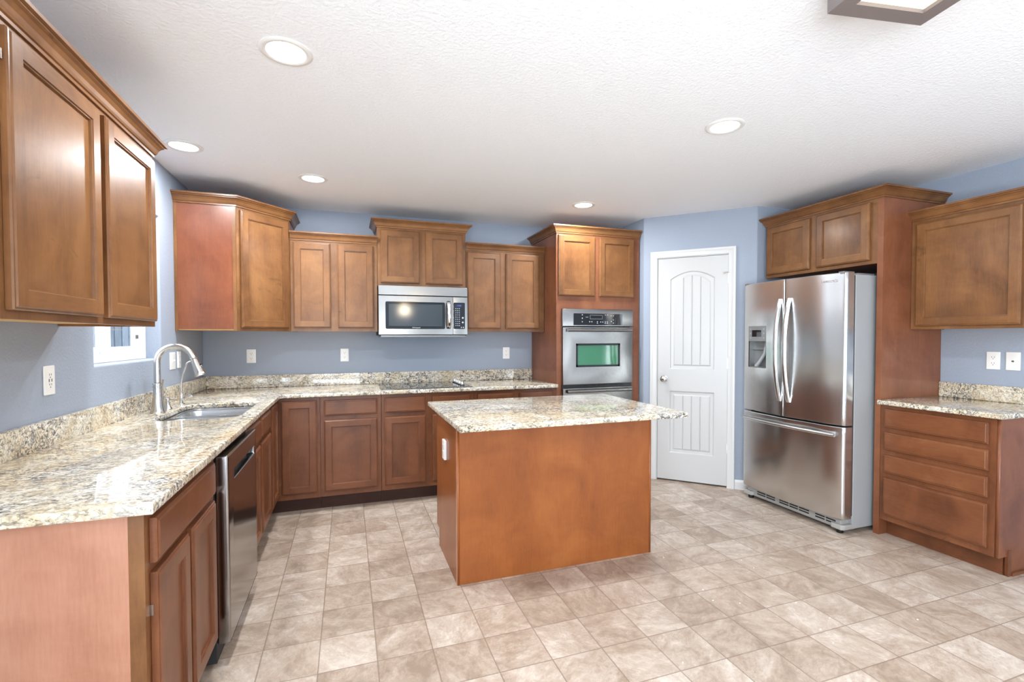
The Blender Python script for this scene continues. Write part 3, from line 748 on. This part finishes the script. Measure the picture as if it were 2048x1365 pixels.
# ------------------------------------------------------------------ fridge
t = root('refrigerator', 'stainless steel french door refrigerator with water dispenser', 'refrigerator', (4.7, -1.8165, 0))
FY0, FY1 = -2.245, -1.388; FYC = (FY0 + FY1) / 2; HW = (FY1 - FY0) / 2
mb = MB(); mb.box(WORLD, 4.335, 5.04, FY0 + .004, FY1 - .004, .03, 1.752); mb.done('body', GREYS, t, bevel=.006, label='flat grey case')
mb = MB(); mb.box(WORLD, 4.318, 4.335, FY0 + .008, FY1 - .008, .12, 1.745); mb.done('gasket', GASKET, t)
def xf(y): return 4.240 - .043 * (1 - ((y - FYC) / HW) ** 2)
def wav(y, z):
    k = min(max((-1.66 - y) / .12, 0), 1)
    return k * .0048 * math.sin(2 * math.pi * (y * 3.1 + .10 * math.sin(2.6 * z + .4) + .30))
def fdoor(name, y0, y1, z0, z1, hole=None, rl=.004, rr=.004):
    """curved slab; y0<y1; rl rounding at y0, rr rounding at y1"""
    ys = []
    def edge(y, r, s):
        k = 6; return [(y + s * r * (1 - math.cos(math.pi / 2 * i / k)), r * (1 - math.sin(math.pi / 2 * i / k))) for i in range(k + 1)]
    e0 = edge(y0, rl, 1); e1 = edge(y1, rr, -1)[::-1]
    inner = [y0 + rl + (y1 - y0 - rl - rr) * i / 30 for i in range(1, 30)]
    if hole: inner = sorted([y for y in inner if min(abs(y - hole[0]), abs(y - hole[1])) > .006] + [hole[0], hole[1]])
    cols = [(y, xf(min(max(y, FY0), FY1)) + dx) for y, dx in e0] + [(y, xf(y)) for y in inner] + [(y, xf(y) + dx) for y, dx in e1]
    zr = .004
    zi = [z0 + (z1 - z0) * i / 14 for i in range(1, 14)]
    if hole: zi = [z for z in zi if min(abs(z - hole[2]), abs(z - hole[3])) > .01] + [hole[2], hole[3]]
    zs = [(z0, zr), (z0 + zr, 0)] + [(z, 0) for z in sorted(zi)] + [(z1 - zr, 0), (z1, zr)]
    mb = MB(); V = [[mb.bm.verts.new((x + dx + wav(y, z), y, z)) for y, x in cols] for z, dx in zs]
    B = [[mb.bm.verts.new((4.316, cols[i][0], z)) for i in (0, -1)] for z in (z0, z1)]
    for r in range(len(zs) - 1):
        for c_ in range(len(cols) - 1):
            if hole and cols[c_][0] >= hole[0] - 1e-6 and cols[c_ + 1][0] <= hole[1] + 1e-6 and zs[r][0] >= hole[2] - 1e-6 and zs[r + 1][0] <= hole[3] + 1e-6: continue
            mb.bm.faces.new([V[r][c_], V[r][c_ + 1], V[r + 1][c_ + 1], V[r + 1][c_]])
    mb.bm.faces.new(V[0] + [B[0][1], B[0][0]]); mb.bm.faces.new(V[-1] + [B[1][1], B[1][0]])
    mb.bm.faces.new([v[0] for v in V] + [B[1][0], B[0][0]]); mb.bm.faces.new([v[-1] for v in V] + [B[1][1], B[0][1]]); mb.bm.faces.new([B[0][0], B[0][1], B[1][1], B[1][0]])
    return mb.done(name, STEELF, t, smooth=40)
DH = (-1.645, -1.449, 1.088, 1.420)
ld = fdoor('door', FYC + .003, FY1, .738, 1.763, DH, .006, .016)
rd = fdoor('door', FY0, FYC - .003, .738, 1.763, None, .016, .006)
fz = fdoor('freezer_drawer', FY0, FY1, .105, .726, None, .016, .016)
# dispenser
dp = MB(); xo = 4.2125
FDP = Fr((0, 0), (0, 1), (-1, 0))
def DB(mb, y0, y1, x0, x1, z0, z1): mb.box(WORLD, x0, x1, y0, y1, z0, z1)
def xfr(y): return xf(y) - .0015
dpl = MB(); y0, y1, z0, z1 = DH
n = 8
for a, b in ((1.300, 1.420),):
    yy = [y0 + (y1 - y0) * i / n for i in range(n + 1)]
    dpl.loops([[Vector((xfr(y), y, a)) for y in yy] + [Vector((4.30, y1, a)), Vector((4.30, y0, a))], [Vector((xfr(y), y, b)) for y in yy] + [Vector((4.30, y1, b)), Vector((4.30, y0, b))]])
dsp = dpl.done('dispenser_panel', GREYD, ld, label='grey dispenser control panel', smooth=30)
mb = MB(); DB(mb, y0, y1, 4.285, 4.30, z0, 1.300); DB(mb, y0, y0 + .004, 4.222, 4.30, z0, 1.30); DB(mb, y1 - .004, y1, 4.236, 4.30, z0, 1.30)
DB(mb, y0, y1, 4.235, 4.30, z0, z0 + .006)
mb.prism([Vector((4.285, y0 + .004, 1.225)), Vector((4.285, y1 - .004, 1.225)), Vector((4.270, y1 - .004, 1.23)), Vector((4.270, y0 + .004, 1.23))], (0, 0, .07)); mb.done('dispenser_recess', GREYD, ld)
mb = MB(); mb.loops([[Vector((xfr(y) - .001, y, z)) for y in (-1.594, -1.542, -1.490)] + [Vector((4.25, -1.49, z)), Vector((4.25, -1.594, z))] for z in (1.335, 1.388)]); mb.done('display', BGLASS, dsp)
mb = MB()
for z in (1.395, 1.362, 1.325):
    for y in (-1.475, -1.62): mb.lathe([(.007, 0), (.007, .0022)], Vector((xf(y), y, z)), (-1, 0, 0), 10)
mb.done('button', GREYS, dsp)
mb = MB(); mb.tube([(4.262, -1.592, 1.302), (4.262, -1.590, 1.26), (4.264, -1.575, 1.20), (4.262, -1.53, 1.135), (4.255, -1.502, 1.096)], [.011, .011, .012, .014, .016], 12); mb.done('paddle', GREYS, ld, smooth=50, label='pale curved dispenser lever')
mb = MB(); mb.lathe([(.022, 0), (.020, .012), (.010, .016), (0, .017)], Vector((4.284, -1.615, 1.215)), (-1, 0, 0), 16); mb.done('spout', GREYS, ld, smooth=40)
# handles
def bow(y, parent, sgn):
    mb = MB(); L = []
    for k in range(21):
        f = k / 20; z = .850 + .768 * f; bx = 4.190 - .052 * math.sin(math.pi * f) ** .8
        L.append([Vector((bx + dx, y + dy, z)) for dx, dy in ((.012, -.013), (0, -.015), (-.006, -.010), (-.008, 0), (-.006, .010), (0, .015), (.012, .013))])
    mb.loops(L)
    for z in (.866, 1.602): mb.box(WORLD, 4.185, xf(y) + .004, y - .010, y + .010, z - .014, z + .014)
    mb.done('handle', STEEL, parent, smooth=50, label='tall bowed steel handle')
bow(-1.778, ld, 1); bow(-1.856, rd, -1)
mb = MB(); L = []
for k in range(25):
    f = k / 24; y = -2.205 + .775 * f; x0 = xf(y) - .030 - .016 * math.sin(math.pi * f)
    L.append([Vector((x0 + .013 * math.cos(a), y, .672 + .013 * math.sin(a) + .004 * math.sin(math.pi * f))) for a in [2 * math.pi * q / 12 for q in range(12)]])
mb.loops(L)
for y in (-2.18, -1.455): mb.box(WORLD, xf(y) - .030, xf(y) + .004, y - .014, y + .014, .660, .688)
mb.done('handle', STEEL, fz, smooth=50, label='horizontal bowed steel handle')
mb = MB(); mb.box(WORLD, 4.236, 4.33, FY0 + .012, FY0 + .05, 1.752, 1.770); mb.box(WORLD, 4.236, 4.33, FY1 - .05, FY1 - .012, 1.752, 1.770); mb.box(WORLD, 4.36, 4.52, FY0 + .01, FY0 + .10, 1.752, 1.762); mb.done('hinge_cover', GREYD, t)
mb = MB(); mb.box(WORLD, 4.262, 4.42, FY0 + .03, FY1 - .03, .030, .094); mb.done('base_grille', GREYF, t, bevel=.004)
for cy in (FY0 + .05, FY1 - .05):
    mb = MB(); mb.prism([Vector((4.240, cy - .035, .030)), Vector((4.240, cy + .035, .030)), Vector((4.262, cy + .048, .030)), Vector((4.36, cy + .048, .030)), Vector((4.36, cy - .048, .030)), Vector((4.262, cy - .048, .030))], (0, 0, .034))
    mb.done('foot_cover', GREYF, t, bevel=.006)
    mb = MB(); mb.lathe([(.020, 0), (.022, .006), (.022, .020), (.012, .030)], (4.282, cy, 0), (0, 0, 1), 16); mb.done('foot', BLACK, t, smooth=40)
for a, b in ((-1.60, -1.52), (-1.69, -1.61), (-1.81, -1.73), (-1.89, -1.82), (-1.98, -1.90), (-2.10, -2.03), (-2.18, -2.11)):
    for z in (.052, .070): mb = MB(); mb.box(WORLD, 4.2605, 4.264, a, b, z, z + .009); mb.done('grille_slot', BLACK, t)
FLG = Fr((0, 0), (0, -1), (-1, 0))
for i, ch in enumerate('SAMSUNG'):
    y = -2.096 - i * .0148
    text_mesh(FLG, ch, -y, 1.709, .021, -xf(y) - wav(y, 1.709) + .0015, CHROME, rd, name='lettering', thick=.0008)

# ------------------------------------------------------------------ cooktop
t = root('cooktop', 'black glass cooktop with a row of knobs on its right side', 'cooktop', (1.745, -.335, CT))
slab('glass_top', rrect(1.368, 2.118, -.600, -.068, .012), [], CT + .0003, CT + .006, CKGLASS, t, bevel=.0015)
mb = MB(); mb.box(WORLD, 1.41, 2.08, -.54, -.13, CT - .06, CT + .0003); mb.done('burner_box', BLACK, t)
for cx, cy, r in ((1.53, -.46, .11), (1.53, -.21, .075), (1.86, -.46, .08), (1.86, -.21, .10)):
    mb = MB(); mb.loops([[Vector((cx + rr * math.cos(a), cy + rr * math.sin(a), CT + .0063)) for a in [2 * math.pi * q / 40 for q in range(40)]] for rr in (r - .003, r)], cap0=False, cap1=False); mb.done('burner_ring', simple('faint_ring', lin(58, 60, 64), .2), t)
for k in range(5):
    y = -.165 - k * .075
    mb = MB(); mb.lathe([(.021, 0), (.022, .004), (.016, .008), (.015, .026), (.013, .030), (0, .030)], (2.055, y, CT + .006), (0, 0, 1), 20)
    mb.box(WORLD, 2.052, 2.058, y - .015, y + .015, CT + .034, CT + .038); mb.done('knob', CHROME, t, smooth=40, label='chrome control knob')

# ------------------------------------------------------------------ sink
t = root('sink', 'undermount stainless steel double bowl sink', 'sink', (.365, -1.34, .70))
def bowl(y0, y1, zt, depth):
    mb = MB(); x0, x1 = .172, .558
    Ls = []
    for i, z in ((0, zt), (.004, zt - .02), (.010, zt - depth + .03), (.022, zt - depth + .008), (.045, zt - depth)):
        Ls.append([Vector((x, y, z)) for x, y in rrect(x0 + i, x1 - i, y0 + i, y1 - i, max(.07 - i * .6, .02), 6)])
    for i, z in ((.045, zt - depth - .002), (-.003, zt - depth - .002), (-.003, zt)):
        Ls.append([Vector((x, y, z)) for x, y in rrect(x0 + i, x1 - i, y0 + i, y1 - i, max(.07 - i * .6, .02), 6)])
    mb.loops(Ls, cap0=False, cap1=False)
    vsl = [Vector((x, y, zt - depth - .0005)) for x, y in rrect(x0 + .04, x1 - .04, y0 + .04, y1 - .04, .045, 6)]
    mb.f(vsl)
    b = mb.done('bowl', SINKM, t, smooth=50)
    mb = MB(); mb.lathe([(.0, 0), (.040, 0), (.044, .003), (.040, .006), (.03, .004), (0, .003)], ((x0 + x1) / 2, (y0 + y1) / 2, zt - depth), (0, 0, 1), 20); mb.done('drain', CHROME, b, smooth=40)
bowl(-1.658, -1.348, .872, .20); bowl(-1.332, -1.022, .872, .20)
plate_me = slab('rim', rrect(.150, .580, -1.68, -1.0, .09, 8), [rrect(.1705, .5595, -1.6595, -1.3465, .07, 6)[::-1], rrect(.1705, .5595, -1.3335, -1.0205, .07, 6)[::-1]], .872, .8832, SINKM, t, bevel=.0008)

# faucet
t = root('kitchen_faucet', 'brushed nickel gooseneck pull down faucet behind the sink', 'faucet', (.109, -1.345, CT))
fx, fy = .109, -1.345
mb = MB(); mb.lathe([(0, 0), (.037, 0), (.037, .004), (.0345, .012), (.0295, .035), (.0255, .07), (.0225, .105), (.0205, .136), (.0205, .142), (.0245, .144), (.0245, .149), (.0205, .151), (.0205, .158), (.0245, .160), (.0245, .165), (.018, .168), (0, .168)], (fx, fy, CT + .0003), (0, 0, 1), 28)
mb.done('base_column', NICKEL, t, smooth=40)
R_ = .088; zc = CT + .285; pts = [(fx, fy, CT + .17), (fx, fy, zc - .05)]
for k in range(0, 17):
    a = math.pi - math.radians(165) * k / 16; pts.append((fx + R_ + R_ * math.cos(a), fy, zc + R_ * math.sin(a)))
mb = MB(); mb.tube(pts, .0163, 18); mb.done('neck', NICKEL, t, smooth=60)
ex, ez = pts[-1][0], pts[-1][2]; tv = (Vector(pts[-1]) - Vector(pts[-2])).normalized()
mb = MB(); mb.lathe([(0, 0), (.019, 0), (.020, .006), (.0175, .010), (.019, .018), (.020, .050), (.026, .088), (.0285, .104), (.027, .110), (.020, .111), (0, .108)], (ex, fy, ez), tuple(tv), 24); hd = mb.done('spray_head', NICKEL, t, smooth=40)
mb = MB(); c_ = Vector((ex, fy, ez)) + tv * .045 + Vector((.021, 0, .003)); mb.lathe([(.006, 0), (.006, .004), (0, .005)], c_, (1, 0, .1), 12); mb.done('button', BLACK, hd)
hb = Vector((fx, fy + .058, CT))
mb = MB(); mb.lathe([(0, 0), (.024, 0), (.022, .01), (.014, .05), (.013, .075), (.017, .085), (.010, .09), (.011, .105), (.008, .11), (.008, .150), (.012, .175), (.013, .182), (0, .184)], tuple(hb), (0, 0, 1), 20); mb.done('lever_handle', NICKEL, t, smooth=40, label='upright side lever')
# soap dispenser
t = root('soap_dispenser', 'short brushed nickel soap dispenser between the two faucets', 'soap dispenser', (.112, -1.204, CT))
mb = MB(); mb.lathe([(0, 0), (.024, 0), (.023, .006), (.016, .018), (.013, .035), (.013, .040), (0, .040)], (.112, -1.204, CT + .0003), (0, 0, 1), 20); mb.done('collar', NICKEL, t, smooth=40)
mb = MB(); mb.lathe([(0, 0), (.009, 0), (.009, .012), (.017, .014), (.017, .026), (.012, .030), (0, .030)], (.112, -1.204, CT + .038), (0, 0, 1), 20); mb.tube([(.118, -1.204, CT + .060), (.160, -1.204, CT + .058)], [.006, .005], 10); mb.done('pump', NICKEL, t, smooth=40)
# filter faucet
t = root('filter_faucet', 'slim chrome drinking water faucet with a curved neck near the corner', 'faucet', (.122, -.99, CT))
fx, fy = .122, -.99
mb = MB(); mb.lathe([(0, 0), (.019, 0), (.019, .004), (.012, .008), (.011, .060), (.013, .062), (.013, .070), (.007, .074), (0, .074)], (fx, fy, CT + .0003), (0, 0, 1), 18); mb.done('base_column', CHROME, t, smooth=40)
pts = [(fx, fy, CT + .07), (fx, fy, CT + .13), (fx + .008, fy - .001, CT + .18), (fx + .026, fy - .003, CT + .235)]
for k in range(1, 9):
    a = math.radians(160 - 22 * k); pts.append((fx + .068 + .045 * math.cos(a), fy - .005, CT + .238 + .035 * math.sin(a)))
mb = MB(); mb.tube(pts, .0048, 10); mb.done('neck', CHROME, t, smooth=60)
mb = MB(); mb.tube([(fx + .008, fy, CT + .022), (fx + .03, fy - .004, CT + .038), (fx + .062, fy - .008, CT + .060)], [.006, .011, .014], 12); mb.done('lever', CHROME, t, smooth=60)

# ------------------------------------------------------------------ outlets and switches
def outlet(name, label, cat, fr, u, z, kind, w_=.070, h=.115, thick=.006, mat=PLAST, d=0.0003):
    t = root(name, label, cat, fr.p(u, 0, z - h / 2))
    p = plate('cover_plate', fr, rrect(u - w_ / 2, u + w_ / 2, z - h / 2, z + h / 2, .004), [], d, d + thick, mat, t, bevel=.002)
    D = d + thick
    if kind in ('duplex', 'decora'):
        mb = MB()
        if kind == 'decora': mb.box(fr, u - .0165, u + .0165, D - .0005, D + .0015, z - .034, z + .034)
        else:
            for zz in (z + .0195, z - .0195): mb.lathe([(.0165, 0), (.0165, .0018), (.0, .0018)], fr.p(u, D - .0003, zz), fr.n, 20)
        r = mb.done('receptacle', mat, t)
        mb = MB()
        for zz in (z + .0195, z - .0195):
            for du in (-.0062, .0062): mb.box(fr, u + du - .001, u + du + .001, D + .0015, D + .0021, zz - .0005, zz + .0075)
            mb.lathe([(.0026, 0), (.0026, .0006)], fr.p(u, D + .0015, zz - .0075), fr.n, 8)
        if kind == 'decora' and 'USB' in label.upper():
            for du in (-.009, .009): mb.box(fr, u + du - .0025, u + du + .0025, D + .0015, D + .0021, z - .006, z + .006)
        mb.done('slots', PLASTD, r)
    elif kind == 'switch':
        mb = MB(); mb.box(fr, u - .005, u + .005, D - .001, D + .001, z - .012, z + .012); mb.prism([fr.p(u - .004, D, z - .004), fr.p(u + .004, D, z - .004), fr.p(u + .004, D + .014, z + .002), fr.p(u - .004, D + .014, z + .002)], (0, 0, .007)); mb.done('toggle', mat, t)
    elif kind == 'cable':
        mb = MB(); mb.lathe([(.006, 0), (.006, .002), (.004, .003), (.004, .009), (0, .009)], fr.p(u, D, z), fr.n, 12); mb.done('connector', PLASTD, t)
        for dz in (-.042, .042):
            mb = MB(); mb.lathe([(.003, 0), (.003, .0008), (0, .0008)], fr.p(u, D, z + dz), fr.n, 8); mb.done('screw', mat, t)
    return t
FWB = Fr((0, 0), (1, 0), (0, -1)); FWL = Fr((0, 0), (0, 1), (1, 0)); FWR = Fr((XR, 0), (0, 1), (-1, 0))
outlet('outlet', 'white outlet on the back wall left of the cooktop, nearest the left corner', 'outlet', FWB, .350, 1.178, 'duplex')
outlet('outlet', 'white outlet on the back wall just left of the microwave', 'outlet', FWB, 1.092, 1.178, 'duplex')
outlet('outlet', 'white outlet on the back wall beside the oven tower', 'outlet', FWB, 2.612, 1.178, 'duplex')
outlet('outlet', 'white outlet with USB sockets on the left wall near the camera', 'outlet', FWL, -2.142, 1.168, 'decora')
outlet('light_switch', 'white toggle switch plate behind the faucet neck', 'switch', FWL, -.738, 1.179, 'switch', w_=.10)
outlet('outlet', 'white outlet plate behind the faucet neck, nearer the corner', 'outlet', FWL, -.608, 1.181, 'decora')
outlet('outlet', 'white outlet on the right wall above the short counter', 'outlet', FWR, -2.600, 1.177, 'decora')
outlet('cable_plate', 'white cable jack plate on the right wall', 'wall plate', FWR, -2.698, 1.177, 'cable')
outlet('outlet', 'grey outlet box on the left end of the island', 'outlet', FI, -1.715, .668, 'duplex', thick=.014, d=.0003)

# ------------------------------------------------------------------ ceiling lights
def downlight(x, y, label):
    t = root('recessed_light', label, 'ceiling light', (x, y, CEIL), 'recessed downlights in the kitchen ceiling')
    mb = MB(); mb.lathe([(.072, -.001), (.072, -.004), (.078, -.007), (.090, -.006), (.097, -.002), (.097, 0), (.072, 0)], (x, y, CEIL - .0003), (0, 0, 1), 40); mb.done('trim_ring', PLAST, t, smooth=40)
    mb = MB(); mb.lathe([(0, 0), (.0725, 0), (.0725, -.003), (0, -.003)], (x, y, CEIL - .0004), (0, 0, 1), 40); mb.done('lens', LENS, t)
    d = bpy.data.lights.new('downlight_lamp', 'AREA'); d.shape = 'DISK'; d.size = .14; d.energy = 19; d.color = (.92, .965, 1)
    o = bpy.data.objects.new('downlight_lamp', d); C.objects.link(o); o.parent = t; o.location = (0, 0, -.008)
for x, y, l in ((.905, -2.455, 'round recessed light nearest the camera at the upper left'), (.233, -1.262, 'round recessed light over the sink beside the left wall cabinet'),
                (.902, -.892, 'round recessed light in front of the angled corner cabinet'), (3.010, -2.478, 'round recessed light in the ceiling above the right of the island'), (3.004, -.897, 'round recessed light in front of the oven tower')):
    downlight(x, y, l)
# square box fixture at the top right
t = root('box_ceiling_light', 'square bronze ceiling light with lit warm glass at the top right', 'ceiling light', (2.69, -3.60, CEIL), rz=0)
a_ = math.atan2(-3.455 + 3.398, 2.897 - 2.555); FX = Fr((2.555, -3.398), (math.cos(a_), math.sin(a_)), (math.sin(a_), -math.cos(a_)))
S = .347; zb = 2.350
mb = MB(); ringw = .052
mb.box(FX, 0, S, 0, ringw, zb, zb + .012); mb.box(FX, 0, S, S - ringw, S, zb, zb + .012); mb.box(FX, 0, ringw, ringw, S - ringw, zb, zb + .012); mb.box(FX, S - ringw, S, ringw, S - ringw, zb, zb + .012)
mb.box(FX, 0, S, 0, .006, zb + .012, CEIL); mb.box(FX, 0, S, S - .006, S, zb + .012, CEIL); mb.box(FX, 0, .006, .006, S - .006, zb + .012, CEIL); mb.box(FX, S - .006, S, .006, S - .006, zb + .012, CEIL)
mb.done('housing', FIXM, t)
mb = MB(); mb.box(FX, ringw - .005, S - ringw + .005, ringw - .005, S - ringw + .005, zb + .012, zb + .016); mb.done('diffuser', BOXLENS, t, label='glowing warm glass')
# chandelier over the dining table, behind the camera (seen mirrored in the microwave)
t = root('chandelier', 'small chandelier with lit amber glass shades over the dining area', 'ceiling light', (2.15, -5.6, 1.9))
mb = MB(); mb.tube([(2.15, -5.6, CEIL), (2.15, -5.6, 2.02)], .012, 10); mb.lathe([(.06, 0), (.06, -.02), (.0, -.03)], (2.15, -5.6, CEIL), (0, 0, 1), 20)
for k in range(5):
    a = 2 * math.pi * k / 5 + .3; mb.tube([(2.15, -5.6, 2.04), (2.15 + .08 * math.cos(a), -5.6 + .08 * math.sin(a), 2.09), (2.15 + .15 * math.cos(a), -5.6 + .15 * math.sin(a), 2.05)], .006, 8)
mb.done('stem', FIXM, t)
for k in range(5):
    a = 2 * math.pi * k / 5 + .3; mb = MB(); mb.lathe([(.015, .05), (.05, .03), (.07, -.01), (.075, -.03), (.05, -.028), (0, -.02)], (2.15 + .15 * math.cos(a), -5.6 + .15 * math.sin(a), 2.0), (0, 0, 1), 16); mb.done('shade', SHADEM, t, smooth=50)
d = bpy.data.lights.new('chandelier_lamp', 'POINT'); d.energy = 32; d.color = (1, .84, .62); d.shadow_soft_size = .1
o = bpy.data.objects.new('chandelier_lamp', d); C.objects.link(o); o.parent = t; o.location = (0, 0, -.05)

# ------------------------------------------------------------------ small white chips lying on the floor
CHIP = simple('white_chip', lin(236, 234, 230), .6)
random.seed(3)
for i, (x, y) in enumerate([(3.329, -2.298), (3.323, -2.396), (2.879, -2.494), (2.856, -2.593), (2.964, -2.658), (3.145, -2.948), (3.269, -2.897), (3.233, -2.747), (3.105, -3.037), (2.405, -2.926), (3.647, -3.041), (2.914, -2.116)]):
    a = random.uniform(0, 3.1); r = random.uniform(.0035, .006)
    mb = MB(); P = [Vector((x + r * math.cos(a + t) * k, y + r * math.sin(a + t) * k * .6, .0004)) for t, k in ((0, 1), (1.1, .8), (2.2, 1.1), (3.3, .9), (4.6, .7), (5.4, 1.0))]
    mb.prism(P, (0, 0, random.uniform(.0015, .003)))
    o = mb.done('debris_chip', CHIP)
    o['label'] = 'tiny white chip of debris lying on the tile floor between island and camera'; o['category'] = 'debris'; o['group'] = 'white debris chips scattered on the floor'
